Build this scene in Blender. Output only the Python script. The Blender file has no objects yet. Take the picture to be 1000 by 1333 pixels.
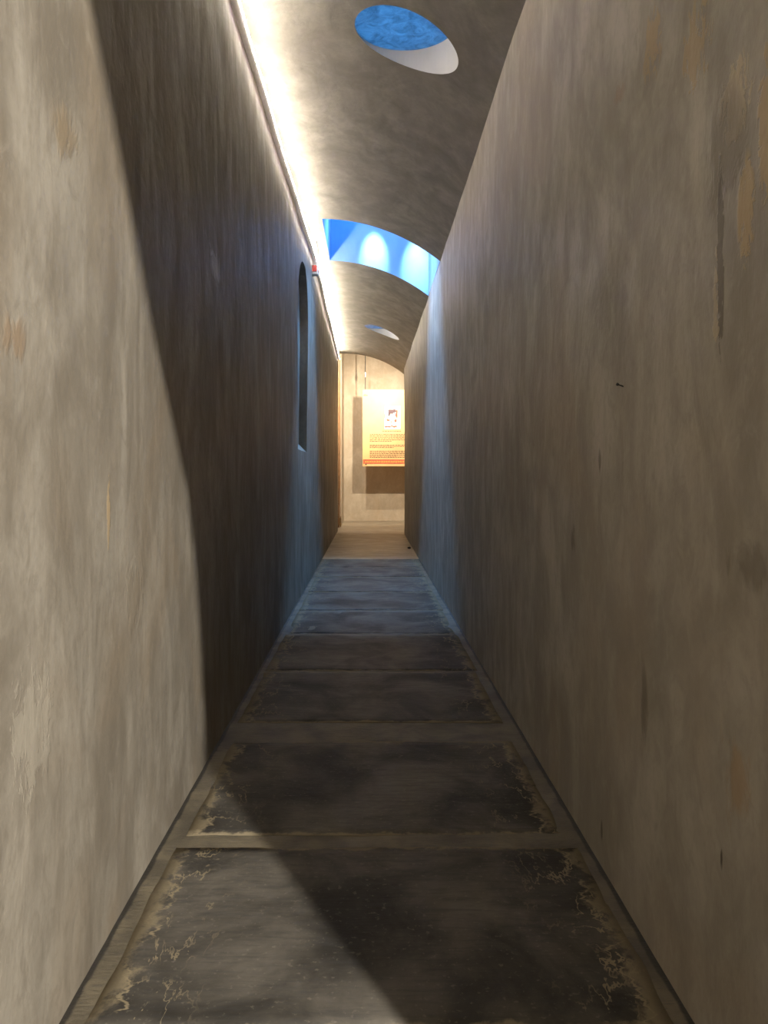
import bpy, bmesh, math, random
from mathutils import Vector, Matrix, noise

random.seed(7)
scene = bpy.context.scene
C = scene.collection

# ------------------------------------------------------------------ camera
F = 1060.0                      # focal length in pixels of the 1000x1333 frame
CAM_H = 1.40
cam_d = bpy.data.cameras.new('camera')
cam = bpy.data.objects.new('camera', cam_d)
C.objects.link(cam)
cam.location = (0, 0, CAM_H)
cam.rotation_euler = (math.radians(90), 0, 0)
cam_d.sensor_fit = 'VERTICAL'
cam_d.sensor_height = 36.0
cam_d.lens = 36.0 * F / 1333.0
cam_d.shift_x = 19.0 / 1333.0
cam_d.shift_y = -48.5 / 1333.0
cam_d.clip_start = 0.05
scene.camera = cam

# ------------------------------------------------------------------ world
world = bpy.data.worlds.new('dusk_sky')
scene.world = world
world.use_nodes = True
bg = world.node_tree.nodes['Background']
bg.inputs['Color'].default_value = (0.08, 0.40, 1.0, 1)
bg.inputs['Strength'].default_value = 10.0

# ------------------------------------------------------------------ exposure
vs = scene.view_settings
vs.view_transform = 'Standard'
vs.look = 'None'
vs.gamma = 1.0
vs.use_curve_mapping = False
vs.exposure = 0.0

# power of the lamps (each is built with its fixture further down)
LED_STRENGTH = 118.0
SIDE_LAMP = 5300.0
SHAFT_SPOT = 600.0
SHAFT_FLOOD = 720.0
PANEL_SPOT = 780.0
PANEL_SPOT_2 = 600.0
PANEL_ACCENT = 620.0

# ------------------------------------------------------------------ dimensions
XL, XR = -0.787, 0.823          # corridor walls
Y0, Y1 = -3.2, 20.0             # corridor start and end
AP_X, AP_Z, AP_R = -0.60, CAM_H + 2.98, 2.30    # vault: arc apex and radius


def ceil_z(x):
    t = x - AP_X
    return AP_Z - (AP_R - math.sqrt(max(AP_R * AP_R - t * t, 0)))


def lerp_table(tab, v):
    if v <= tab[0][0]:
        return tab[0][1]
    for (a, b), (c, d) in zip(tab, tab[1:]):
        if v <= c:
            k = (v - a) / (c - a)
            k = k * k * (3 - 2 * k)
            return b + (d - b) * k
    return tab[-1][1]


TOP_OFF = [(2, -0.035), (4.8, -0.033), (6.3, -0.026), (8.5, 0.015), (10.7, 0.048), (14, 0.035), (20, 0.018)]


def left_off(y, z):
    k = min(max(z / 4.2, 0), 1.0)
    k = k * k
    return lerp_table(TOP_OFF, y) * k


# ------------------------------------------------------------------ helpers
def setp(o, label=None, cat=None, group=None, kind=None):
    if label: o['label'] = label
    if cat: o['category'] = cat
    if group: o['group'] = group
    if kind: o['kind'] = kind
    return o


def obj(name, bm, mat, parent=None, smooth=False):
    me = bpy.data.meshes.new(name)
    bm.normal_update()
    bm.to_mesh(me)
    bm.free()
    if mat is not None:
        for m in (mat if isinstance(mat, (list, tuple)) else [mat]):
            me.materials.append(m)
    if smooth:
        for p in me.polygons:
            p.use_smooth = True
    o = bpy.data.objects.new(name, me)
    C.objects.link(o)
    if parent is not None:
        o.parent = parent
    return o


def empty(name, loc=(0, 0, 0)):
    o = bpy.data.objects.new(name, None)
    C.objects.link(o)
    o.location = loc
    o.empty_display_size = 0.1
    return o


def box(bm, x0, x1, y0, y1, z0, z1, mat=0):
    vs_ = [bm.verts.new(p) for p in ((x0, y0, z0), (x1, y0, z0), (x1, y1, z0), (x0, y1, z0),
                                     (x0, y0, z1), (x1, y0, z1), (x1, y1, z1), (x0, y1, z1))]
    for f in ((0, 3, 2, 1), (4, 5, 6, 7), (0, 1, 5, 4), (1, 2, 6, 5), (2, 3, 7, 6), (3, 0, 4, 7)):
        fc = bm.faces.new([vs_[i] for i in f])
        fc.material_index = mat
    return vs_


def bevel_all(bm, w, seg=2):
    bmesh.ops.bevel(bm, geom=list(bm.edges), offset=w, segments=seg, affect='EDGES', profile=0.6)


def tube(bm, p, q, r, n=12, r2=None):
    p, q = Vector(p), Vector(q)
    r2 = r if r2 is None else r2
    d = (q - p).normalized()
    a = d.orthogonal().normalized()
    b = d.cross(a)
    A, B = [], []
    for i in range(n):
        t = 2 * math.pi * i / n
        v = a * math.cos(t) + b * math.sin(t)
        A.append(bm.verts.new(p + v * r))
        B.append(bm.verts.new(q + v * r2))
    for i in range(n):
        j = (i + 1) % n
        bm.faces.new((A[i], A[j], B[j], B[i]))
    bm.faces.new(A[::-1])
    bm.faces.new(B)


def prism_x(bm, pts, x0, x1):
    """closed polygon in (y, z), counter-clockwise seen from +x, extruded in x"""
    A = [bm.verts.new((x0, y, z)) for y, z in pts]
    B = [bm.verts.new((x1, y, z)) for y, z in pts]
    n = len(pts)
    for i in range(n):
        j = (i + 1) % n
        bm.faces.new((A[i], A[j], B[j], B[i]))
    bm.faces.new(A[::-1])
    bm.faces.new(B)
    bmesh.ops.recalc_face_normals(bm, faces=bm.faces[:])


def boolean(o, cutter, op='DIFFERENCE'):
    m = o.modifiers.new('cut', 'BOOLEAN')
    m.operation = op
    m.solver = 'EXACT'
    m.object = cutter
    try:
        m.material_mode = 'TRANSFER'
    except Exception:
        pass
    dg = bpy.context.evaluated_depsgraph_get()
    dg.update()
    me = bpy.data.meshes.new_from_object(o.evaluated_get(dg))
    old = o.data
    name = old.name
    o.modifiers.clear()
    o.data = me
    bpy.data.meshes.remove(old)
    me.name = name
    cm = cutter.data
    bpy.data.objects.remove(cutter)
    bpy.data.meshes.remove(cm)


# ------------------------------------------------------------------ materials
class NT:
    def __init__(self, name):
        self.m = bpy.data.materials.new(name)
        self.m.use_nodes = True
        self.t = self.m.node_tree
        self.n = self.t.nodes
        self.l = self.t.links
        self.b = self.n['Principled BSDF']
        self.out = self.n['Material Output']

    def new(self, typ, **kw):
        nd = self.n.new(typ)
        for k, v in kw.items():
            setattr(nd, k, v)
        return nd

    def put(self, sock, v):
        if hasattr(v, 'is_output'):
            self.l.new(v, sock)
        elif v is not None:
            sock.default_value = v

    def math(self, op, a, b=None, c=None, clamp=False):
        nd = self.new('ShaderNodeMath', operation=op, use_clamp=clamp)
        self.put(nd.inputs[0], a)
        if b is not None: self.put(nd.inputs[1], b)
        if c is not None: self.put(nd.inputs[2], c)
        return nd.outputs[0]

    def pos(self):
        return self.new('ShaderNodeNewGeometry').outputs['Position']

    def mapping(self, vec, scale=(1, 1, 1), loc=(0, 0, 0), rot=(0, 0, 0)):
        nd = self.new('ShaderNodeMapping')
        self.l.new(vec, nd.inputs['Vector'])
        nd.inputs['Scale'].default_value = scale
        nd.inputs['Location'].default_value = loc
        nd.inputs['Rotation'].default_value = rot
        return nd.outputs[0]

    def noise(self, vec, scale, detail=4, rough=0.55, dist=0.0):
        nd = self.new('ShaderNodeTexNoise')
        self.l.new(vec, nd.inputs['Vector'])
        nd.inputs['Scale'].default_value = scale
        nd.inputs['Detail'].default_value = detail
        nd.inputs['Roughness'].default_value = rough
        nd.inputs['Distortion'].default_value = dist
        return nd.outputs['Fac']

    def step(self, v, a, b):
        nd = self.new('ShaderNodeMapRange', interpolation_type='SMOOTHSTEP')
        self.put(nd.inputs['Value'], v)
        nd.inputs['From Min'].default_value = a
        nd.inputs['From Max'].default_value = b
        return nd.outputs['Result']

    def mix(self, fac, a, b, blend='MIX'):
        nd = self.new('ShaderNodeMix', data_type='RGBA', blend_type=blend)
        self.put(nd.inputs[0], fac)
        for s, v in ((nd.inputs[6], a), (nd.inputs[7], b)):
            if isinstance(v, (tuple, list)) and len(v) == 3:
                v = (*v, 1)
            self.put(s, v)
        return nd.outputs[2]

    def bump(self, h, strength, dist, normal=None):
        nd = self.new('ShaderNodeBump')
        nd.inputs['Strength'].default_value = strength
        nd.inputs['Distance'].default_value = dist
        self.l.new(h, nd.inputs['Height'])
        if normal is not None:
            self.l.new(normal, nd.inputs['Normal'])
        return nd.outputs['Normal']

    def set(self, **kw):
        for k, v in kw.items():
            s = self.b.inputs[k.replace('_', ' ')]
            if isinstance(v, (tuple, list)) and len(v) == 3 and s.type == 'RGBA':
                v = (*v, 1)
            self.put(s, v)
        return self.m


def plaster(name, light, dark, warm, streak=(1, 1, 0.36), rough=0.5, patches=(), spec=0.5, bumps=1.0, contrast=1.0):
    t = NT(name)
    p = t.pos()
    ps = t.mapping(p, streak)
    n1 = t.noise(t.mapping(p, tuple((k + 0.45) / 1.45 for k in streak)), 2.1, 5, 0.62, 0.9)                   # broad mottling drawn down the wall
    n2 = t.noise(ps, 6.0, 4, 0.6, 0.5)                  # streaks of the trowel
    n3 = t.noise(p, 34, 2, 0.6)                          # grain
    n4 = t.noise(t.mapping(p, (1, 1, 0.6), (7, 3, 11)), 1.1, 3, 0.55, 1.2)
    col = t.mix(t.step(n1, 0.34, 0.68), dark, light)
    col = t.mix(t.math('MULTIPLY', t.step(n4, 0.48, 0.70), 0.75), col, warm)
    col = t.mix(t.math('MULTIPLY', t.step(n2, 0.42, 0.66), 0.45 * contrast), col, dark)
    col = t.mix(t.math('MULTIPLY', t.step(n2, 0.50, 0.30), 0.30 * contrast), col, light)
    col = t.mix(t.math('MULTIPLY', t.step(n3, 0.45, 0.75), 0.25), col, dark)
    n5 = t.noise(t.mapping(p, tuple((k + 0.8) / 1.8 for k in streak)), 11, 5, 0.72, 0.7)
    col = t.mix(t.math('MULTIPLY', t.step(n5, 0.50, 0.68), 0.50 * contrast), col, dark)
    col = t.mix(t.math('MULTIPLY', t.step(n5, 0.46, 0.30), 0.35 * contrast), col, light)
    h = t.math('ADD', t.math('MULTIPLY', n2, 0.7), t.math('MULTIPLY', n3, 0.18))
    ph = None
    pv = t.mapping(p, (1, 1, 0.55)) if patches else None
    pn = (t.noise(pv, 9, 4, 0.65, 0.5), t.noise(pv, 26, 4, 0.68, 0.5)) if patches else None
    for (c, r, colr, thr, sc, amt) in patches:
        v = t.mapping(p, tuple(1.0 / k for k in r), tuple(-ci / k for ci, k in zip(c, r)))
        ln = t.new('ShaderNodeVectorMath', operation='LENGTH')
        t.l.new(v, ln.inputs[0])
        fall = t.math('SUBTRACT', 1.0, ln.outputs['Value'], clamp=True)
        nn = pn[0] if sc < 15 else pn[1]
        s = t.math('ADD', nn, t.math('MULTIPLY', fall, 0.35))
        if sc < 15:
            mk = t.math('MULTIPLY', t.step(s, thr + 0.04, thr + 0.22), t.step(fall, 0.0, 0.6))
        else:
            mk = t.math('MULTIPLY', t.step(s, thr - 0.05, thr + 0.02), t.step(fall, 0.0, 0.3))
        col = t.mix(t.math('MULTIPLY', mk, min(amt * 1.3, 1.0)), col, colr)
        if thr < 0.75:
            ph = mk if ph is None else t.math('ADD', ph, mk)
    nrm = t.bump(h, 0.35 * bumps, 0.02)
    big = t.noise(t.mapping(p, (1, 1, 0.5)), 2.6, 3, 0.5)
    nrm = t.bump(big, 0.30 * bumps, 0.06, nrm)
    if ph is not None:
        nrm = t.bump(ph, 0.25, 0.01, nrm)
    rg = t.math('ADD', rough - 0.12, t.math('MULTIPLY', n2, 0.3))
    return t.set(Base_Color=col, Roughness=rg, Normal=nrm, Specular_IOR_Level=spec)


PALE = (0.46, 0.37, 0.24)
OCHRE = (0.42, 0.30, 0.15)
DK = (0.09, 0.07, 0.05)


def rw(px, py):                  # a spot on the right wall from where it is seen
    d = XR * F / (px - 481)
    return (XR, d, CAM_H + (618 - py) * d / F)


def lw(px, py):
    d = -XL * F / (481 - px)
    return (XL, d, CAM_H + (618 - py) * d / F)


right_patches = [
    (rw(850, 60), (0.4, 0.10, 0.13), OCHRE, 0.64, 22, 0.55),
    (rw(800, 130), (0.4, 0.16, 0.08), (0.30, 0.20, 0.11), 0.58, 14, 0.45),
    (rw(905, 60), (0.4, 0.12, 0.14), OCHRE, 0.64, 25, 0.5),
    (rw(955, 130), (0.4, 0.10, 0.12), PALE, 0.66, 30, 0.6),
    (rw(968, 275), (0.4, 0.05, 0.15), OCHRE, 0.62, 28, 0.6),
    (rw(995, 160), (0.4, 0.05, 0.20), OCHRE, 0.62, 24, 0.6),
    (rw(940, 200), (0.4, 0.16, 0.22), (0.17, 0.14, 0.10), 0.55, 7, 0.5),
    (rw(935, 340), (0.4, 0.025, 0.30), DK, 0.62, 20, 0.5),
    (rw(930, 410), (0.4, 0.025, 0.2), PALE, 0.70, 45, 0.5),
    (rw(975, 735), (0.4, 0.30, 0.09), DK, 0.60, 10, 0.35),
    (rw(960, 1010), (0.4, 0.16, 0.20), (0.34, 0.23, 0.13), 0.60, 12, 0.5),
    (rw(780, 600), (0.4, 0.03, 0.10), DK, 0.56, 9, 0.5),
    (rw(745, 700), (0.4, 0.06, 0.12), DK, 0.56, 9, 0.4),
    (rw(838, 930), (0.4, 0.05, 0.22), DK, 0.56, 9, 0.4),
    (rw(940, 1118), (0.4, 0.012, 0.05), DK, 0.5, 9, 0.8),
    (rw(783, 1080), (0.4, 0.018, 0.05), DK, 0.5, 9, 0.7),
]
left_patches = [
    (lw(20, 440), (0.4, 0.10, 0.08), (0.25, 0.17, 0.10), 0.58, 9, 0.5),
    (lw(142, 660), (0.4, 0.020, 0.17), (0.45, 0.33, 0.19), 0.66, 40, 0.6),
    (lw(90, 180), (0.4, 0.14, 0.14), (0.24, 0.18, 0.11), 0.56, 7, 0.5),
    (lw(40, 950), (0.4, 0.16, 0.22), (0.40, 0.36, 0.29), 0.66, 26, 0.3),
    (lw(282, 350), (0.4, 0.28, 0.16), (0.50, 0.50, 0.50), 0.64, 13, 0.55),  # pale sheen painted into the plaster colour
    (lw(175, 770), (0.4, 0.20, 0.2), (0.22, 0.18, 0.13), 0.56, 6, 0.4),
]
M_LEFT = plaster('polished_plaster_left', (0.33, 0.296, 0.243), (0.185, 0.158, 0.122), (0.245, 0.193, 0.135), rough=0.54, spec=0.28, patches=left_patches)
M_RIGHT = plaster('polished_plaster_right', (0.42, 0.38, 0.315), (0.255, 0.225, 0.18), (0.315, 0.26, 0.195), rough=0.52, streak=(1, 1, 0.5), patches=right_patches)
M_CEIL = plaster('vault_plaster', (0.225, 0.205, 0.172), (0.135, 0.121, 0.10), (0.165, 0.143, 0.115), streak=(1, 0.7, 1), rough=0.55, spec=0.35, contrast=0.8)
M_SHAFT = plaster('shaft_plaster', (0.60, 0.59, 0.57), (0.53, 0.51, 0.49), (0.56, 0.535, 0.50), rough=0.6, spec=0.3, bumps=0.4, contrast=0.4)
M_SIDE = plaster('side_room_dark_tone', (0.06, 0.055, 0.05), (0.045, 0.04, 0.036), (0.05, 0.043, 0.037), rough=0.7, spec=0.2)  # unseen surfaces given a dark tone to hold down bounced light
M_SLOT = plaster('slot_shaft_blue_light_tint', (0.28, 0.44, 0.62), (0.24, 0.39, 0.56), (0.27, 0.41, 0.57), rough=0.6, spec=0.3, bumps=0.4, contrast=0.3)  # blue of the skylight's light put into the shaft colour
M_END = plaster('end_wall_plaster', (0.58, 0.50, 0.39), (0.45, 0.37, 0.275), (0.50, 0.39, 0.27), streak=(1, 1, 0.5), rough=0.6, spec=0.3, bumps=0.6)


def mortar_mat():
    t = NT('floor_mortar')
    p = t.pos()
    n1 = t.noise(p, 5, 6, 0.6, 0.4)
    n2 = t.noise(t.mapping(p, (1, 4, 1)), 14, 6, 0.65, 0.4)
    n3 = t.noise(p, 60, 3)
    col = t.mix(t.step(n1, 0.3, 0.7), (0.06, 0.050, 0.034), (0.14, 0.115, 0.075))
    col = t.mix(t.math('MULTIPLY', t.step(n2, 0.55, 0.68), 0.7), col, (0.07, 0.06, 0.048))
    sx = t.new('ShaderNodeSeparateXYZ')
    t.l.new(p, sx.inputs[0])
    gap = t.math('MINIMUM', t.math('SUBTRACT', XR, sx.outputs[0]), t.math('SUBTRACT', sx.outputs[0], XL))
    gap = t.math('ADD', gap, t.math('MULTIPLY', t.math('SUBTRACT', n1, 0.5), 0.03))
    col = t.mix(t.math('MULTIPLY', t.step(gap, 0.022, 0.012), 0.9), col, (0.012, 0.010, 0.008))   # open grimy crack along the walls
    h = t.math('ADD', n2, t.math('MULTIPLY', n3, 0.3))
    return t.set(Base_Color=col, Roughness=0.7, Normal=t.bump(h, 0.6, 0.01))


def slab_mat():
    t = NT('dark_stone_slab')
    p = t.pos()
    tc = t.new('ShaderNodeTexCoord')
    sep = t.new('ShaderNodeSeparateXYZ')
    t.l.new(tc.outputs['Generated'], sep.inputs[0])
    u, v = sep.outputs[0], sep.outputs[1]
    eu = t.math('MULTIPLY', t.math('MINIMUM', u, t.math('SUBTRACT', 1.0, u)), 1.42)
    ev = t.math('MULTIPLY', t.math('MINIMUM', v, t.math('SUBTRACT', 1.0, v)), 1.15)
    e = t.math('MINIMUM', eu, t.math('MULTIPLY', ev, 2.0))
    n1 = t.noise(p, 2.2, 6, 0.6, 0.5)
    n2 = t.noise(t.mapping(p, (1, 7, 1), rot=(0, 0, 0.35)), 6, 7, 0.7, 0.3)
    n3 = t.noise(p, 55, 4, 0.6)
    col = t.mix(t.step(n1, 0.3, 0.72), (0.028, 0.0255, 0.022), (0.122, 0.109, 0.091))
    col = t.mix(t.math('MULTIPLY', t.step(n2, 0.45, 0.68), 0.5), col, (0.045, 0.044, 0.043))
    col = t.mix(t.math('MULTIPLY', t.step(n3, 0.58, 0.72), 0.35), col, (0.20, 0.175, 0.14))
    # mortar slurry dried on along the edges: a smear and thin veins
    ne = t.noise(p, 7, 6, 0.7, 0.4)
    smear = t.step(t.math('SUBTRACT', t.math('MULTIPLY', ne, 0.30), e), 0.085, 0.135)
    r = t.math('ABSOLUTE', t.math('SUBTRACT', t.noise(t.mapping(p, (1, 0.42, 1)), 5.5, 5, 0.65, 0.25), 0.5))
    vein = t.math('MULTIPLY', t.step(r, 0.012, 0.004), t.step(eu, 0.34, 0.08))
    gate = t.step(t.noise(p, 6.3, 3), 0.42, 0.56)
    vein = t.math('MULTIPLY', vein, gate)
    nl_ = t.noise(t.mapping(p, (0.25, 1, 1)), 5.0, 6, 0.7, 0.3)
    off = t.math('ADD', 0.055, t.math('MULTIPLY', t.math('SUBTRACT', nl_, 0.5), 0.30))
    ln_ = t.step(t.math('ABSOLUTE', t.math('SUBTRACT', eu, off)), 0.0085, 0.002)
    vein = t.math('MAXIMUM', vein, t.math('MULTIPLY', ln_, t.step(ne, 0.40, 0.52)))
    m = t.math('MAXIMUM', t.math('MULTIPLY', smear, 0.60), t.math('MULTIPLY', vein, 0.75))
    col = t.mix(m, col, (0.27, 0.22, 0.14))
    h = t.math('ADD', t.math('ADD', t.math('MULTIPLY', n2, 0.9), t.math('MULTIPLY', n3, 0.15)), t.math('MULTIPLY', m, 0.3))
    nrm = t.bump(h, 0.22, 0.010)
    nrm = t.bump(n1, 0.20, 0.05, nrm)
    rg = t.math('ADD', 0.46, t.math('MULTIPLY', t.math('ADD', n2, m), 0.18))
    return t.set(Base_Color=col, Roughness=rg, Normal=nrm, Specular_IOR_Level=0.05)


def simple(name, col, rough=0.5, metal=0.0, sc=30, var=0.2, spec=0.5):
    t = NT(name)
    n = t.noise(t.pos(), sc, 4)
    dk = tuple(c * (1 - var) for c in col)
    lt = tuple(min(c * (1 + var), 1) for c in col)
    c = t.mix(t.step(n, 0.3, 0.7), dk, lt)
    return t.set(Base_Color=c, Roughness=rough, Metallic=metal, Specular_IOR_Level=spec)


def emit(name, col, strength):
    t = NT(name)
    return t.set(Base_Color=(0.8, 0.8, 0.8), Emission_Color=col, Emission_Strength=strength, Roughness=0.4)


def frosted():
    t = NT('frosted_glass')
    p = t.pos()
    n = t.noise(p, 9, 7, 0.7, 1.2)
    n2 = t.noise(p, 26, 5, 0.7, 0.6)
    tr = t.new('ShaderNodeBsdfTranslucent')
    gl = t.new('ShaderNodeBsdfGlossy')
    gl.inputs['Roughness'].default_value = 0.15
    gl.inputs['Color'].default_value = (0.8, 0.85, 0.9, 1)
    c = t.mix(t.step(n, 0.3, 0.7), (0.32, 0.325, 0.335), (0.56, 0.565, 0.575))
    c = t.mix(t.math('MULTIPLY', t.step(n2, 0.55, 0.7), 0.4), c, (0.62, 0.63, 0.64))
    t.l.new(c, tr.inputs['Color'])
    nr = t.bump(t.math('ADD', n, t.math('MULTIPLY', n2, 0.5)), 0.6, 0.02)
    t.l.new(nr, tr.inputs['Normal'])
    t.l.new(nr, gl.inputs['Normal'])
    fr = t.new('ShaderNodeFresnel')
    fr.inputs['IOR'].default_value = 1.3
    mx = t.new('ShaderNodeMixShader')
    t.l.new(fr.outputs[0], mx.inputs[0])
    t.l.new(tr.outputs[0], mx.inputs[1])
    t.l.new(gl.outputs[0], mx.inputs[2])
    t.l.new(mx.outputs[0], t.out.inputs['Surface'])
    return t.m


def clear_pane():
    t = NT('roof_glass')
    tr = t.new('ShaderNodeBsdfTransparent')
    tr.inputs['Color'].default_value = (0.9, 0.95, 1, 1)
    gl = t.new('ShaderNodeBsdfGlossy')
    gl.inputs['Roughness'].default_value = 0.05
    mx = t.new('ShaderNodeMixShader')
    mx.inputs[0].default_value = 0.06
    t.l.new(tr.outputs[0], mx.inputs[1])
    t.l.new(gl.outputs[0], mx.inputs[2])
    t.l.new(mx.outputs[0], t.out.inputs['Surface'])
    return t.m


M_MORTAR = mortar_mat()
M_SLAB = slab_mat()
M_CEMENT = plaster('end_floor_cement', (0.42, 0.35, 0.255), (0.25, 0.205, 0.145), (0.30, 0.23, 0.15), streak=(0.5, 1.5, 1), rough=0.5)
M_FROST = frosted()
M_GLASS = clear_pane()
M_LED = emit('led_tape_glow', (1.0, 0.91, 0.74), LED_STRENGTH)
M_LEDDOT = simple('led_tape_component', (0.16, 0.12, 0.42), 0.4)
M_TAPE = simple('led_tape_backing', (0.22, 0.16, 0.45), 0.5)
M_METAL = simple('dull_steel', (0.55, 0.54, 0.52), 0.3, 1.0)
M_BLACK = simple('black_paint', (0.02, 0.02, 0.02), 0.5)
M_WHITEP = simple('white_plastic', (0.75, 0.73, 0.68), 0.4, var=0.05)
M_RED = simple('red_plastic', (0.55, 0.035, 0.02), 0.35, var=0.1)
M_WOOD = simple('brown_wood', (0.34, 0.18, 0.085), 0.5, sc=9, var=0.3)
M_BRASS = simple('aged_brass', (0.55, 0.40, 0.2), 0.4, 1.0)
M_BULB = emit('lamp_bulb', (1.0, 0.85, 0.62), 6.0)
M_BULB_B = emit('cool_lamp_bulb', (0.75, 0.88, 1.0), 6.0)

# ================================================================== SETTING
# ---- floor: mortar bed of the corridor with each stone slab laid in it
bm = bmesh.new()
nx, ny = 24, 140
ya, yb = Y0 - 0.1, 13.42
g = [[bm.verts.new((XL - 0.12 + (XR - XL + 0.24) * i / nx, ya + (yb - ya) * j / ny,
                    0.0105 + 0.003 * noise.noise(Vector((i * 0.7, j * 0.55, 3.1))))) for i in range(nx + 1)] for j in range(ny + 1)]
for j in range(ny):
    for i in range(nx):
        bm.faces.new((g[j][i], g[j][i + 1], g[j + 1][i + 1], g[j + 1][i]))
floor = obj('floor', bm, M_MORTAR, smooth=True)
setp(floor, 'long corridor floor of dark stone slabs bedded in brown mortar', 'floor', kind='structure')

slab_y = [(-2.75, -1.55), (-1.45, -0.25), (-0.17, 0.95), (1.04, 1.96), (3.03 - 0.99, 3.03), (3.14, 4.23), (4.56, 5.72), (5.77, 7.07),
          (7.12, 8.29), (8.34, 9.60), (9.65, 11.02), (11.07, 12.20), (12.24, 13.40)]
for k, (a, b) in enumerate(slab_y):
    bm = bmesh.new()
    x0 = -0.722 + random.uniform(-0.015, 0.015)
    x1 = 0.757 + random.uniform(-0.015, 0.015)
    sk = random.uniform(-0.012, 0.012)
    n = 28
    m_ = 20
    th = 0.014 + random.uniform(-0.002, 0.003)
    rows = []
    for j in range(m_ + 1):
        row = []
        for i in range(n + 1):
            u, v = i / n, j / m_
            x = x0 + (x1 - x0) * u
            y = a + (b - a) * v + sk * (u - 0.5) * 2
            if j in (0, m_):
                y += 0.012 * noise.noise(Vector((x * 5, k * 3.3 + j, 0.3)))
            if i in (0, n):
                x += 0.012 * noise.noise(Vector((y * 5, k * 1.7 + i, 4.3)))
            e = min(i, n - i, j, m_ - j)
            z = th + 0.0035 * noise.noise(Vector((x * 1.7, y * 1.7, k)))
            if e == 0:
                z -= 0.002
            row.append(bm.verts.new((x, y, z)))
        rows.append(row)
    for j in range(m_):
        for i in range(n):
            bm.faces.new((rows[j][i], rows[j][i + 1], rows[j + 1][i + 1], rows[j + 1][i]))
    per = rows[0] + [r[-1] for r in rows[1:]] + rows[-1][-2::-1] + [r[0] for r in rows[-2:0:-1]]
    low = [bm.verts.new((v.co.x, v.co.y, -0.02)) for v in per]
    for i in range(len(per)):
        j = (i + 1) % len(per)
        bm.faces.new((per[j], per[i], low[i], low[j]))
    for f in bm.faces:
        f.smooth = all(v_.co.z > 0 for v_ in f.verts)
    obj('stone_slab', bm, M_SLAB, floor)

# pale cement floor of the last stretch and the room at the end
bm = bmesh.new()
box(bm, XL - 1.6, 5.2, 13.42, 25.0, -0.06, 0.0)
fe = obj('floor_cement', bm, M_CEMENT)
setp(fe, 'pale smooth cement floor beyond the stone slabs, below hanging panel', 'floor', kind='structure')

# ---- left wall, a thick solid with the niche cut into it
bm = bmesh.new()
YL1 = 20.25
ny, nz = 150, 30
H = 4.62
fr, bk = [], []
for j in range(ny + 1):
    y = Y0 + (YL1 - Y0) * j / ny
    fr.append([bm.verts.new((XL, y, -0.05 + (H + 0.05) * i / nz)) for i in range(nz + 1)])
    bk.append([bm.verts.new((XL - 0.45, y, -0.05 + (H + 0.05) * i / nz)) for i in range(nz + 1)])
for j in range(ny):
    for i in range(nz):
        bm.faces.new((fr[j][i], fr[j + 1][i], fr[j + 1][i + 1], fr[j][i + 1]))
        bm.faces.new((bk[j][i], bk[j][i + 1], bk[j + 1][i + 1], bk[j + 1][i]))
    bm.faces.new((fr[j][nz], fr[j + 1][nz], bk[j + 1][nz], bk[j][nz]))
    bm.faces.new((fr[j + 1][0], fr[j][0], bk[j][0], bk[j + 1][0]))
for i in range(nz):
    bm.faces.new((fr[0][i], fr[0][i + 1], bk[0][i + 1], bk[0][i]))
    bm.faces.new((fr[ny][i + 1], fr[ny][i], bk[ny][i], bk[ny][i + 1]))
bmesh.ops.recalc_face_normals(bm, faces=bm.faces[:])
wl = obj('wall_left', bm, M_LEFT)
# niche: tall, round-headed
NY0, NY1, NZ0, NZS = 8.90, 10.20, CAM_H + 0.38, CAM_H + 1.83
r = (NY1 - NY0) / 2
pts = [(NY0, NZ0), (NY1, NZ0)]
for i in range(21):
    a = math.pi * i / 20
    pts.append(((NY0 + NY1) / 2 + r * math.cos(a), NZS + r * math.sin(a)))
bm = bmesh.new()
prism_x(bm, pts, XL - 0.10, XL + 0.3)
for v in bm.verts:                      # the sill slopes down towards the corridor
    if abs(v.co.z - NZ0) < 1e-5 and v.co.x > XL:
        v.co.z -= 0.40
cut = obj('cut', bm, M_LEFT)
boolean(wl, cut)
for v in wl.data.vertices:
    y, z = v.co.y, v.co.z
    wob = 0.012 * noise.noise(Vector((y * 0.55, z * 0.6, 1.3))) + 0.004 * noise.noise(Vector((y * 1.9, z * 1.5, 5.3)))
    v.co.x += left_off(y, z) + wob * min(max(z / 0.3, 0), 1)
setp(wl, 'left corridor wall of polished brown-grey plaster with arched niche', 'wall', kind='structure')

# left wall goes on past a doorway at the end
bm = bmesh.new()
box(bm, XL - 0.45, XL + 0.01, 22.55, 25.0, -0.05, 6.6)
box(bm, XL - 0.45, XL - 0.02, 20.25, 22.55, 4.7, 6.6)
we = obj('wall_end_left', bm, M_END)
setp(we, 'pale lit stub of wall between the wooden door and the end wall', 'wall', kind='structure')
bm = bmesh.new()
box(bm, XL - 1.62, XL - 1.5, 19.8, 25.0, -0.05, 6.6)
box(bm, XL - 1.62, XL - 0.3, 19.6, 20.2, -0.05, 6.6)
wo = obj('wall_side_lobby', bm, M_END)
setp(wo, 'plaster wall of the lobby seen through the end doorway', 'wall', kind='structure')

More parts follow.
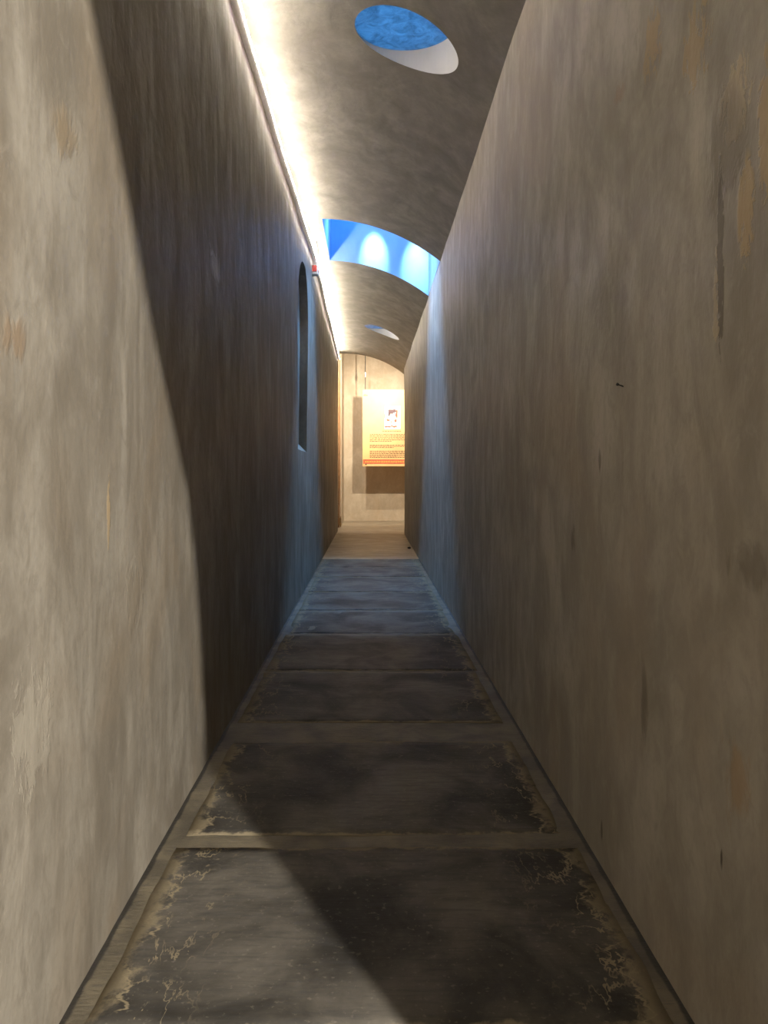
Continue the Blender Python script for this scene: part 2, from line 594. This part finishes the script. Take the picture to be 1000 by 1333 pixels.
# ---- right wall with the arched doorway beside the camera
bm = bmesh.new()
YR1 = 19.2
ny = 150
fr, bk = [], []
for j in range(ny + 1):
    y = Y0 + (YR1 - Y0) * j / ny
    fr.append([bm.verts.new((XR, y, -0.05 + (H + 0.05) * i / nz)) for i in range(nz + 1)])
    bk.append([bm.verts.new((XR + 0.28, y, -0.05 + (H + 0.05) * i / nz)) for i in range(nz + 1)])
for j in range(ny):
    for i in range(nz):
        bm.faces.new((fr[j][i], fr[j][i + 1], fr[j + 1][i + 1], fr[j + 1][i]))
        bm.faces.new((bk[j][i], bk[j + 1][i], bk[j + 1][i + 1], bk[j][i + 1]))
    bm.faces.new((fr[j][nz], bk[j][nz], bk[j + 1][nz], fr[j + 1][nz]))
    bm.faces.new((fr[j][0], fr[j + 1][0], bk[j + 1][0], bk[j][0]))
for i in range(nz):
    bm.faces.new((fr[0][i], bk[0][i], bk[0][i + 1], fr[0][i + 1]))
    bm.faces.new((fr[ny][i], fr[ny][i + 1], bk[ny][i + 1], bk[ny][i]))
bmesh.ops.recalc_face_normals(bm, faces=bm.faces[:])
wr = obj('wall_right', bm, M_RIGHT)
LX, LY, LZ = 3.0, -4.07, CAM_H + 2.85     # lamp of the side room
tq = (LX - XR) / (LX - XL)
half = [(0.50, -1.5)]
for ds, zs in ((3.88, -1.40), (3.87, -1.1), (3.81, -0.83), (3.70, -0.45), (3.53, -0.07), (3.28, 0.22), (2.97, 0.53), (2.62, 0.95), (2.31, 1.35), (2.0, 1.72)):
    half.append((LY + tq * (ds - LY), LZ - CAM_H + tq * (zs - LZ + CAM_H)))
half.append((-0.78, half[-1][1] + 0.08))
cy = -0.95
pts = [(y, CAM_H + z) for y, z in half] + [(cy, CAM_H + half[-1][1] + 0.02)] + [(2 * cy - y, CAM_H + z) for y, z in half[::-1]]
bm = bmesh.new()
prism_x(bm, pts, XR - 0.2, XR + 0.5)
boolean(wr, obj('cut', bm, M_RIGHT))
for v in wr.data.vertices:
    y, z = v.co.y, v.co.z
    wob = 0.010 * noise.noise(Vector((y * 0.6 + 9, z * 0.6, 2.3))) + 0.004 * noise.noise(Vector((y * 2.1, z * 1.5, 8.3)))
    if y > 0.6:
        v.co.x += wob * min(max(z / 0.3, 0), 1)
setp(wr, 'right corridor wall of stained brown plaster with peeling patches', 'wall', kind='structure')

# ---- vaulted ceiling: a solid with the slot and the two round openings cut through
SLOT = dict(y0=9.48, y1=11.33, x0=-0.587, x1=XR - 0.002)
bm = bmesh.new()
NXC = 48
TOP = 4.80
prof = []
xa, xb = XL - 0.40, XR + 0.25
for i in range(NXC + 1):
    x = xa + (xb - xa) * i / NXC
    prof.append((x, ceil_z(x)))
ysegs = [Y0 + (Y1 - Y0) * j / 60 for j in range(61)]
rows = []
for y in ysegs:
    rows.append([bm.verts.new((x, y, z)) for x, z in prof])
for j in range(60):
    for i in range(NXC):
        bm.faces.new((rows[j][i], rows[j + 1][i], rows[j + 1][i + 1], rows[j][i + 1]))
tl = [bm.verts.new((xa, y, TOP)) for y in (Y0, Y1)]
tr = [bm.verts.new((xb, y, TOP)) for y in (Y0, Y1)]
bm.faces.new((tl[0], tr[0], tr[1], tl[1]))
bm.faces.new([r_[0] for r_ in rows[::-1]] + [tl[0], tl[1]])
bm.faces.new([r_[-1] for r_ in rows] + [tr[1], tr[0]])
bm.faces.new(rows[0] + [tr[0], tl[0]])
bm.faces.new(rows[-1][::-1] + [tl[1], tr[1]])
bmesh.ops.recalc_face_normals(bm, faces=bm.faces[:])
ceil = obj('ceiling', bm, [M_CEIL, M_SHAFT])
# shaft of the slot rises above the roof
SH_TOP = 5.7
bm = bmesh.new()
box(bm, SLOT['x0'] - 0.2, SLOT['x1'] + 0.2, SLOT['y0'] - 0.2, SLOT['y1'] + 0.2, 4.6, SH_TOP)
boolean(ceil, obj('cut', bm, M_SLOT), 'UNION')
bm = bmesh.new()
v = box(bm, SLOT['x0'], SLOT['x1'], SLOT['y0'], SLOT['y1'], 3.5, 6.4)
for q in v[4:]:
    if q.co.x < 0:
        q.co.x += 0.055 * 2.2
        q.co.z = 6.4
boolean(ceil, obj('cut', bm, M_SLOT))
for (ox, oy, orad) in ((0.24, 5.28, 0.335), (0.24, 15.97, 0.34)):
    bm = bmesh.new()
    tube(bm, (ox, oy, 3.2), (ox, oy, 5.2), orad, 72)
    bmesh.ops.recalc_face_normals(bm, faces=bm.faces[:])
    boolean(ceil, obj('cut', bm, M_SHAFT))
for v in ceil.data.vertices:
    y, z, x = v.co.y, v.co.z, v.co.x
    if abs(z - ceil_z(x)) < 0.01:
        v.co.z += 0.006 * noise.noise(Vector((x * 1.2, y * 0.8, 4.4)))
for p_ in ceil.data.polygons:
    c = p_.center
    if abs(c.z - ceil_z(c.x)) < 0.03 and p_.material_index == 0:
        p_.use_smooth = False
setp(ceil, 'quarter vault of grey-brown plaster with skylight openings', 'ceiling', kind='structure')

# panes of the three skylights
for i, (ox, oy, orad) in enumerate(((0.24, 5.28, 0.335), (0.24, 15.97, 0.34))):
    bm = bmesh.new()
    tube(bm, (ox, oy, CAM_H + 2.925), (ox, oy, CAM_H + 2.931), orad + 0.01, 64)
    w = obj('window_%d' % (i + 1), bm, M_FROST)
    setp(w, ('round frosted skylight pane in the vault before the slot', 'small round frosted skylight pane in the vault near the hanging panel')[i], 'skylight', kind='structure')
wt = empty('window_3', ((SLOT['x0'] + SLOT['x1']) / 2, 10.4, SH_TOP))
setp(wt, 'glazed top of the wide blue-lit slot skylight', 'skylight', kind='structure')
for i in range(2):
    bm = bmesh.new()
    xm = (SLOT['x0'] + SLOT['x1']) / 2
    x0, x1 = ((SLOT['x0'] - 0.05, xm), (xm, SLOT['x1'] + 0.05))[i]
    box(bm, x0 - wt.location.x, x1 - wt.location.x, -0.97, 0.97, 0.0, 0.01)
    obj('pane', bm, M_GLASS, wt)
bm = bmesh.new()
box(bm, -0.02, 0.02, -0.97, 0.97, -0.03, -0.001)
obj('glazing_bar', bm, M_METAL, wt)

# ---- room at the end
bm = bmesh.new()
nxe, nze = 60, 40
YE = 24.7
fr = [[bm.verts.new((XL - 0.2 + 6.2 * i / nxe, YE + 0.012 * noise.noise(Vector((i * 0.4, j * 0.4, 0))), -0.05 + 6.7 * j / nze)) for i in range(nxe + 1)] for j in range(nze + 1)]
for j in range(nze):
    for i in range(nxe):
        bm.faces.new((fr[j][i], fr[j][i + 1], fr[j + 1][i + 1], fr[j + 1][i]))
box(bm, XL - 1.7, 5.6, YE + 0.03, YE + 0.3, -0.05, 6.65)
wend = obj('wall_end', bm, M_END)
setp(wend, 'pale plaster end wall behind the hanging panel', 'wall', kind='structure')
bm = bmesh.new()
box(bm, XL - 0.1, 5.2, YE - 0.035, YE + 0.05, 0.0, 0.035)
bb = obj('baseboard_end', bm, M_END)
setp(bb, 'low plaster kerb along the foot of end wall', 'baseboard', kind='structure')
bm = bmesh.new()
box(bm, 5.0, 5.3, 18.9, 25.0, -0.05, 6.65)
setp(obj('wall_end_right', bm, M_END), 'far side wall of the end room hidden past right wall', 'wall', kind='structure')
bm = bmesh.new()
box(bm, XR + 0.26, 5.3, 18.9, 19.2, -0.05, 6.65)
box(bm, XL - 1.6, XR + 0.30, 19.72, 20.0, 4.4, 6.65)
wef = obj('wall_end_front', bm, M_END)
setp(wef, 'plaster wall above the vault mouth facing the end room', 'wall', kind='structure')
for v in wef.data.vertices:
    if abs(v.co.z - 4.4) < 1e-4:
        v.co.z = 4.5
bm = bmesh.new()
box(bm, XL - 1.7, 5.4, 18.8, 25.1, 6.6, 6.8)
setp(obj('ceiling_end', bm, M_END), 'flat ceiling of the end room', 'ceiling', kind='structure')

# ---- behind the camera: back wall and the side room the doorway opens to
bm = bmesh.new()
box(bm, XL - 0.5, XR + 0.3, Y0 - 0.3, Y0, -0.05, 4.8)
setp(obj('wall_back', bm, M_SIDE), 'wall closing the corridor behind the camera, toned dark against bounced light', 'wall', kind='structure')
bm = bmesh.new()
box(bm, XR + 0.26, 5.0, -6.0, 2.0, -0.06, 0.0)
setp(obj('floor_side_room', bm, M_SIDE), 'dark floor of the side room', 'floor', kind='structure')
bm = bmesh.new()
box(bm, XR + 0.05, 5.2, -6.2, 2.2, 4.6, 4.8)
setp(obj('ceiling_side_room', bm, M_SIDE), 'dark flat ceiling of the side room', 'ceiling', kind='structure')
for nm, b in (('wall_side_room_east', (5.0, 5.2, -6.2, 2.2)), ('wall_side_room_south', (XR + 0.05, 5.2, -6.2, -6.0)),
              ('wall_side_room_north', (XR + 0.27, 5.2, 2.0, 2.2)), ('wall_side_room_west', (XR + 0.05, XR + 0.28, -6.2, Y0 - 0.2))):
    bm = bmesh.new()
    box(bm, b[0], b[1], b[2], b[3], -0.05, 4.7)
    setp(obj(nm, bm, M_SIDE), 'wall of the side room beyond the arched doorway, toned dark against bounced light', 'wall', kind='structure')

# ================================================================== THINGS
# ---- LED tape at the top of the left wall
def led_path(y):
    z = CAM_H + 2.79
    wob = 0.006 * math.sin(y * 1.3) + 0.004 * math.sin(y * 3.1 + 1)
    return Vector((XL + left_off(y, z) + 0.048 + 0.003 * math.sin(y * 2.2), y, z + wob))


tape = empty('led_strip_light', (XL, 10, CAM_H + 2.79))
setp(tape, 'glowing white LED tape running along top of left wall under vault', 'strip light')


def ribbon(bm, y0, y1, n, w0, w1, lift):
    """strip of the tape between widths w0..w1 across, lifted off its base"""
    up = Vector((-0.707, 0, 0.707))           # the tape leans back, so it throws its light right and up
    nr = Vector((0.707, 0, 0.707))
    prev = None
    for i in range(n + 1):
        y = y0 + (y1 - y0) * i / n
        c = led_path(y) - Vector(tape.location)
        a = bm.verts.new(c + up * w0 + nr * lift)
        b = bm.verts.new(c + up * w1 + nr * lift)
        if prev:
            bm.faces.new((prev[0], a, b, prev[1]))
        prev = (a, b)


bm = bmesh.new()
ribbon(bm, Y0 + 0.1, 19.6, 160, -0.0185, 0.024, 0.0)
bm2 = bmesh.new()
ribbon(bm2, Y0 + 0.1, 19.6, 160, -0.016, 0.022, 0.005)
bm3 = bmesh.new()
prev = None
for i in range(161):                     # slim channel that carries the tape
    y = Y0 + 0.1 + (19.6 - Y0 - 0.1) * i / 160
    c = led_path(y) - Vector(tape.location)
    a, b, d_ = (bm3.verts.new(c + Vector(q)) for q in ((0.004, 0, -0.010), (-0.014, 0, 0.020), (-0.042, 0, -0.002)))
    if prev:
        bm3.faces.new((prev[0], a, b, prev[1])); bm3.faces.new((prev[2], d_, a, prev[0])); bm3.faces.new((prev[1], b, d_, prev[2]))
    prev = (a, b, d_)
obj('mounting_channel', bm3, M_WHITEP, tape)
prev = None
for i in range(161):                     # added glowing strip under the tape, brightens the wall below
    y = Y0 + 0.1 + (19.6 - Y0 - 0.1) * i / 160
    c = led_path(y) - Vector(tape.location) + Vector((0.0140, 0, -0.0142))
    a, b = bm2.verts.new(c), bm2.verts.new(c + Vector((-0.0045, 0, 0.0)))
    if prev:
        bm2.faces.new((prev[1], b, a, prev[0]))
    prev = (a, b)
obj('tape_backing', bm, M_TAPE, tape)
obj('led_row', bm2, M_LED, tape)
bm = bmesh.new()
y = 3.6
up = Vector((-0.707, 0, 0.707)); nr = Vector((0.707, 0, 0.707))
while y < 12:
    for off in (-0.011, 0.012):
        c = led_path(y) - Vector(tape.location) + up * off + nr * 0.006
        s = 0.0055
        q = [bm.verts.new(c + up * (sy * s) + Vector((0, sx * s, 0)) + nr * dz) for dz in (0, 0.003) for sx, sy in ((-1, -1), (1, -1), (1, 1), (-1, 1))]
        for f in ((4, 5, 6, 7), (0, 1, 5, 4), (1, 2, 6, 5), (2, 3, 7, 6), (3, 0, 4, 7)):
            bm.faces.new([q[i] for i in f])
    y += 0.026
o = obj('resistor', bm, M_LEDDOT, tape)
o['kind'] = 'stuff'

# ---- red and white alarm box by the LED tape with its lead
AY = 10.62
az = CAM_H + 2.685
ax = XL + left_off(AY, az)
al = empty('alarm_box', (ax, AY, az))
setp(al, 'small red and white alarm box on left wall just under the LED tape', 'alarm')
bm = bmesh.new(); box(bm, -0.02, 0.075, -0.03, 0.10, -0.075, 0.045); bevel_all(bm, 0.006)
obj('housing', bm, M_WHITEP, al)
bm = bmesh.new(); box(bm, 0.0, 0.055, -0.042, -0.028, -0.042, 0.038); bevel_all(bm, 0.004)
obj('red_face', bm, M_RED, al)
bm = bmesh.new(); box(bm, 0.072, 0.082, -0.01, 0.06, -0.04, 0.03); bevel_all(bm, 0.003)
obj('red_side_lens', bm, M_RED, al)
c0 = led_path(10.5) - Vector(tape.location)
bm = bmesh.new()
for p0, p1 in (((0.03, 0.0, 0.03), (0.035, -0.06, 0.10)), ((0.035, -0.06, 0.10), (0.03, -0.25, 0.135)), ((0.03, 0.0, 0.03), (0.0, 0.05, -0.005))):
    tube(bm, c0 + Vector(p0), c0 + Vector(p1), 0.006, 8)
obj('power_lead', bm, M_BLACK, tape)

# ---- hanging information panel
PY = 23.55
PX0, PX1 = -9 * PY / F, 1.43
PZ0, PZ1 = CAM_H + 11 * PY / F, CAM_H + 111 * PY / F
M_BOARD = simple('panel_print_ground', (0.82, 0.50, 0.22), 0.45, sc=3, var=0.06)
M_BAND = simple('panel_print_red', (0.55, 0.13, 0.06), 0.45, sc=20, var=0.15)
M_INK = simple('panel_print_ink', (0.06, 0.03, 0.012), 0.5)
M_INKP = simple('panel_print_plum', (0.07, 0.02, 0.035), 0.5)
M_PIC = simple('panel_print_photo', (0.90, 0.80, 0.68), 0.45, sc=12, var=0.12)
M_YEL = simple('panel_print_yellow', (0.80, 0.55, 0.08), 0.45)
pn = empty('information_panel', ((PX0 + PX1) / 2, PY, PZ0))
setp(pn, 'tall orange printed information panel hanging before the end wall', 'panel')
W, HH = PX1 - PX0, PZ1 - PZ0
bm = bmesh.new(); box(bm, -W / 2, W / 2, 0, 0.025, 0, HH); bevel_all(bm, 0.003)
board = obj('board', bm, M_BOARD, pn)


def px_to_panel(px, py):
    return ((px - 481) * PY / F - pn.location.x, CAM_H + (618 - py) * PY / F - PZ0)


def printed(name, rects, mat, parent, th=0.002):
    bm = bmesh.new()
    for (x0, x1, z0, z1) in rects:
        box(bm, x0, x1, -th, 0.001, z0, z1)
    return obj(name, bm, mat, parent)


# red border band with its pale motif, logo corner mark
x0, zb = px_to_panel(472.8, 604)
_, zt = px_to_panel(472.8, 598)
printed('red_border', [(x0, W / 2 - 0.01, zb, zt)], M_BAND, board)
rects = []
x = x0 + 0.06
while x < W / 2 - 0.06:
    rects.append((x, x + 0.022, zb + 0.045, zb + 0.085))
    x += 0.05
printed('border_motif', rects, M_YEL, board, 0.004)['kind'] = 'stuff'
lx, lz = px_to_panel(476, 605.0)
bm = bmesh.new(); tube(bm, (lx + 0.01, 0.0, lz + 0.01), (lx + 0.01, -0.003, lz + 0.01), 0.022, 16)
obj('corner_mark', bm, M_INK, board)
cx_, cz_ = px_to_panel(475.6, 514.2)
printed('top_mark', [(cx_ - 0.05, cx_ + 0.07, cz_ - 0.03, cz_ + 0.01)], M_YEL, board)
printed('top_mark_caption', [(cx_ - 0.03, cx_ + 0.02, cz_ + 0.016, cz_ + 0.026)], M_INK, board)
# lines of text, too small to read
rnd = random.Random(3)


def text_line(py, xa, xb, last=1.0):
    rects = []
    xe = px_to_panel(xa, py)[0]
    x_end = px_to_panel(xb, py)[0]
    x_end = xe + (x_end - xe) * last
    z = px_to_panel(xa, py)[1]
    x = xe
    while x < x_end:
        w = rnd.uniform(0.018, 0.085)
        w = min(w, x_end - x)
        rects.append((x, x + w, z - 0.009, z + 0.009))
        x += w + 0.015
    printed('text_line', rects, M_INK, board)


for k_, (py, last) in enumerate(((565.6, 1), (567.4, 1), (569.2, 1), (571.0, 1), (572.8, 1), (574.4, .5), (579.5, 1), (581.1, 1), (582.7, .55),
                                 (587.2, 1), (588.9, 1), (590.5, 1), (592.2, 1), (593.9, 1), (595.4, .8))):
    text_line(py, 481.5, 538, last)
text_line(561.3, 498, 523)
# the printed picture: a generic blotchy portrait
ax0, az0 = px_to_panel(500.5, 558.5)
ax1, az1 = px_to_panel(521.5, 528.5)
pic = printed('picture', [(ax0, ax1, az0, az1)], M_PIC, board)


def blob(name, px, py, rx, ry, mat, lift=0.003, n=18, jag=0.18):
    bm = bmesh.new()
    c = px_to_panel(px, py)
    vs_ = []
    for i in range(n):
        a = 2 * math.pi * i / n
        s = 1 + rnd.uniform(-jag, jag)
        vs_.append((c[0] + rx * s * math.cos(a) * PY / F, c[1] + ry * s * math.sin(a) * PY / F))
    A = [bm.verts.new((x, -lift, z)) for x, z in vs_]
    B = [bm.verts.new((x, 0.0, z)) for x, z in vs_]
    bm.faces.new(A)
    for i in range(n):
        j = (i + 1) % n
        bm.faces.new((A[j], A[i], B[i], B[j]))
    return obj(name, bm, mat, pic)


M_SKIN = simple('panel_print_rust', (0.30, 0.07, 0.03), 0.5, sc=14, var=0.3)
M_PALEC = simple('panel_print_cream', (0.85, 0.78, 0.66), 0.5)
blob('dark_shape', 508.8, 536.0, 3.0, 3.4, M_INKP, 0.004, jag=0.35)
blob('dark_shape', 512.6, 535.2, 2.6, 3.0, M_INKP, 0.0045, jag=0.35)
blob('dark_shape', 506.6, 540.0, 1.3, 2.0, M_INKP, 0.004, jag=0.3)
blob('rust_shape', 516.4, 538.6, 1.5, 6.0, M_SKIN, 0.003, jag=0.4)
blob('rust_shape', 505.2, 547.0, 2.1, 1.7, M_SKIN, 0.003, jag=0.4)
blob('rust_shape', 514.8, 547.6, 1.9, 2.2, M_SKIN, 0.0045, jag=0.4)
blob('pale_shape', 510.2, 545.5, 2.6, 6.2, M_PALEC, 0.0035, jag=0.2)
blob('dark_shape', 509.8, 549.3, 0.5, 2.4, M_INKP, 0.005)
blob('dark_shape', 500.9, 541.5, 0.4, 3.4, M_INKP, 0.005)
for q in range(6):
    blob('rust_shape', 502.6 + q * 2.6, 555.2 + rnd.uniform(-.8, .8), 1.6, 1.0, M_SKIN, 0.003, jag=0.45)
# rods it hangs on, each with a bright clip
for rx_px in (475.7, None):
    rx = px_to_panel(475.7, 507)[0] if rx_px else W / 2 - 0.07
    bm = bmesh.new(); tube(bm, (rx, 0.012, HH - 0.002), (rx, 0.012, 6.6 - PZ0), 0.011, 10)
    rod = obj('hanging_rod', bm, M_BLACK, pn)
    bm = bmesh.new(); tube(bm, (rx, 0.012, HH + 0.36), (rx, 0.012, HH + 0.50), 0.028, 14)
    bevel_all(bm, 0.006)
    obj('steel_clip', bm, M_METAL, rod)


# ---- spotlights
def spotlight(name, label, loc, target, power, col, angle, blend, bulb_mat, radius, group=None, mount_dir=(0, 0, 1), mount_len=0.15, size=1.0):
    loc, target = Vector(loc), Vector(target)
    t = empty(name, loc)
    setp(t, label, 'spotlight', group)
    d = (target - loc).normalized()
    bm = bmesh.new()
    a = d.orthogonal().normalized(); b = d.cross(a)
    prof = [(a_, b_ * size) for a_, b_ in ((-0.16, 0.0), (-0.16, 0.035), (-0.10, 0.05), (-0.02, 0.062), (-0.02, 0.055), (-0.085, 0.044), (-0.09, 0.0))]
    rings = []
    N = 20
    for (s, r_) in prof:
        if r_ == 0.0:
            rings.append([bm.verts.new(d * s)])
        else:
            rings.append([bm.verts.new(d * s + (a * math.cos(2 * math.pi * i / N) + b * math.sin(2 * math.pi * i / N)) * r_) for i in range(N)])
    for A, B in zip(rings, rings[1:]):
        for i in range(N):
            j = (i + 1) % N
            if len(A) == 1:
                bm.faces.new((A[0], B[i], B[j]))
            elif len(B) == 1:
                bm.faces.new((A[i], A[j], B[0]))
            else:
                bm.faces.new((A[i], A[j], B[j], B[i]))
    bmesh.ops.recalc_face_normals(bm, faces=bm.faces[:])
    obj('housing', bm, M_BLACK, t, smooth=True)
    bm = bmesh.new()
    tube(bm, d * -0.088, d * -0.082, 0.040 * size, 16)
    obj('lens', bm, bulb_mat, t)
    bm = bmesh.new()
    md = Vector(mount_dir).normalized()
    tube(bm, d * -0.12, d * -0.12 + md * mount_len, 0.012, 10)
    obj('bracket', bm, M_BLACK, t)
    ld = bpy.data.lights.new(name + '_beam', 'SPOT')
    ld.energy = power
    ld.color = col
    ld.spot_size = math.radians(angle)
    ld.spot_blend = blend
    ld.shadow_soft_size = radius
    lo = bpy.data.objects.new(name + '_beam', ld)
    C.objects.link(lo)
    lo.parent = t
    lo.location = d * 0.0
    lo.rotation_euler = d.to_track_quat('-Z', 'Y').to_euler()
    return t


spotlight('panel_spotlight', 'black spotlight above the vault mouth aimed at the hanging panel', (0.763, 20.10, CAM_H + 2.71),
          (0.20, 23.0, CAM_H + 1.9), PANEL_SPOT, (1.0, 0.86, 0.66), 110, 0.6, M_BULB, 0.03, None, (0, 0, 1), 2.5)
spotlight('added_accent_light', 'added narrow light, with no lamp seen, whitening the top of the hanging panel', (0.70, 20.12, CAM_H + 2.86),
          (0.15, 23.0, CAM_H + 2.25), PANEL_ACCENT, (1.0, 0.86, 0.66), 48, 1.0, M_BULB, 0.03, None, (0, 0, 1), 2.35)  # extra beam invented to whiten the upper part of the panel
spotlight('ceiling_spotlight', 'black spotlight hung high in the end room over the panel', (-0.45, 20.6, CAM_H + 3.6),
          (0.1, 23.8, 0.6), PANEL_SPOT_2, (1.0, 0.88, 0.70), 110, 0.6, M_BULB, 0.05, None, (0, 0, 1), 1.6)
for i, (tx, tz) in enumerate(((0.065, CAM_H + 3.06), (0.66, CAM_H + 2.90))):
    spotlight('skylight_spotlight', 'cool white spotlight inside the slot skylight washing its far wall', (tx, 10.75, CAM_H + 4.0),
              (tx, 11.33, tz), SHAFT_SPOT, (0.50, 0.78, 1.0), 24, 1.0, M_BULB_B, 0.02, 'spotlights in the slot skylight', (0, 0, 1), 0.30)

for i, tx in enumerate((-0.12, 0.42)):
    spotlight('skylight_floodlight', 'blue-tinted floodlight at the top of the slot skylight aimed straight down', (tx, 10.4, CAM_H + 4.16),
              (tx, 10.4, 0), SHAFT_FLOOD, (0.22, 0.50, 1.0), 70, 0.5, M_BULB_B, 0.22, 'floodlights at the top of the slot skylight', (0, 0, 1), 0.03, 3.6)

# ---- lamp of the side room, whose light falls through the arched doorway
t = empty('pendant_lamp', (LX, LY, 4.6))
setp(t, 'bare pendant lamp hanging in the side room and shining through the arched doorway', 'lamp')
bm = bmesh.new(); tube(bm, (0, 0, -0.03), (0, 0, 0.0), 0.05, 20); bevel_all(bm, 0.004); obj('ceiling_rose', bm, M_WHITEP, t)
bm = bmesh.new(); tube(bm, (0, 0, LZ - 4.6 + 0.10), (0, 0, -0.03), 0.006, 10); obj('cord', bm, M_BLACK, t)
bm = bmesh.new(); tube(bm, (0, 0, LZ - 4.6 + 0.065), (0, 0, LZ - 4.6 + 0.11), 0.022, 16); obj('socket', bm, M_METAL, t)
ld = bpy.data.lights.new('pendant_lamp_bulb', 'POINT')
ld.energy = SIDE_LAMP
ld.color = (1.0, 0.95, 0.86)
ld.shadow_soft_size = 0.06
lo = bpy.data.objects.new('pendant_lamp_bulb', ld)
C.objects.link(lo); lo.parent = t; lo.location = (0, 0, LZ - 4.6)

# ---- wooden door standing open in the doorway at the end, left
dr = empty('door_1', (XL - 0.03, 21.2, 0))
setp(dr, 'narrow brown wooden door edge at the end of left wall', 'door', kind='structure')
bm = bmesh.new(); box(bm, -0.04, 0.02, 0.25, 1.33, 0.01, 4.68); bevel_all(bm, 0.004); lf = obj('door_leaf', bm, M_WOOD, dr)
bm = bmesh.new(); box(bm, 0.02, 0.05, 0.30, 0.40, 0.06, 0.26); bevel_all(bm, 0.004); tube(bm, (0.06, 0.35, 0.02), (0.06, 0.35, 0.3), 0.014, 10)
obj('bolt', bm, M_BRASS, lf)
bm = bmesh.new(); box(bm, -0.25, 0.0, -0.94, -0.02, 0.0, 4.7)
obj('door_jamb', bm, M_END, dr)

# ---- small things
p = rw(810, 503)
bm = bmesh.new()
tube(bm, (0.004, 0, 0), (-0.016, -0.006, 0.006), 0.0022, 8)
tube(bm, (-0.015, -0.0055, 0.0055), (-0.019, -0.0068, 0.0068), 0.005, 10)
nl = obj('nail', bm, M_BLACK)
nl.location = p
setp(nl, 'tiny dark nail sticking out of the bare right wall', 'nail')
bm = bmesh.new()
bmesh.ops.create_icosphere(bm, subdivisions=2, radius=0.035)
for v in bm.verts:
    v.co *= 1 + 0.25 * noise.noise(v.co * 40)
    v.co.z *= 0.6
    v.co.z += 0.019
st = obj('pebble', bm, simple('dark_pebble', (0.03, 0.025, 0.02), 0.8), smooth=True)
st.location = (0.755, 15.4, 0)
setp(st, 'dark pebble lying on the cement floor at foot of right wall', 'stone')
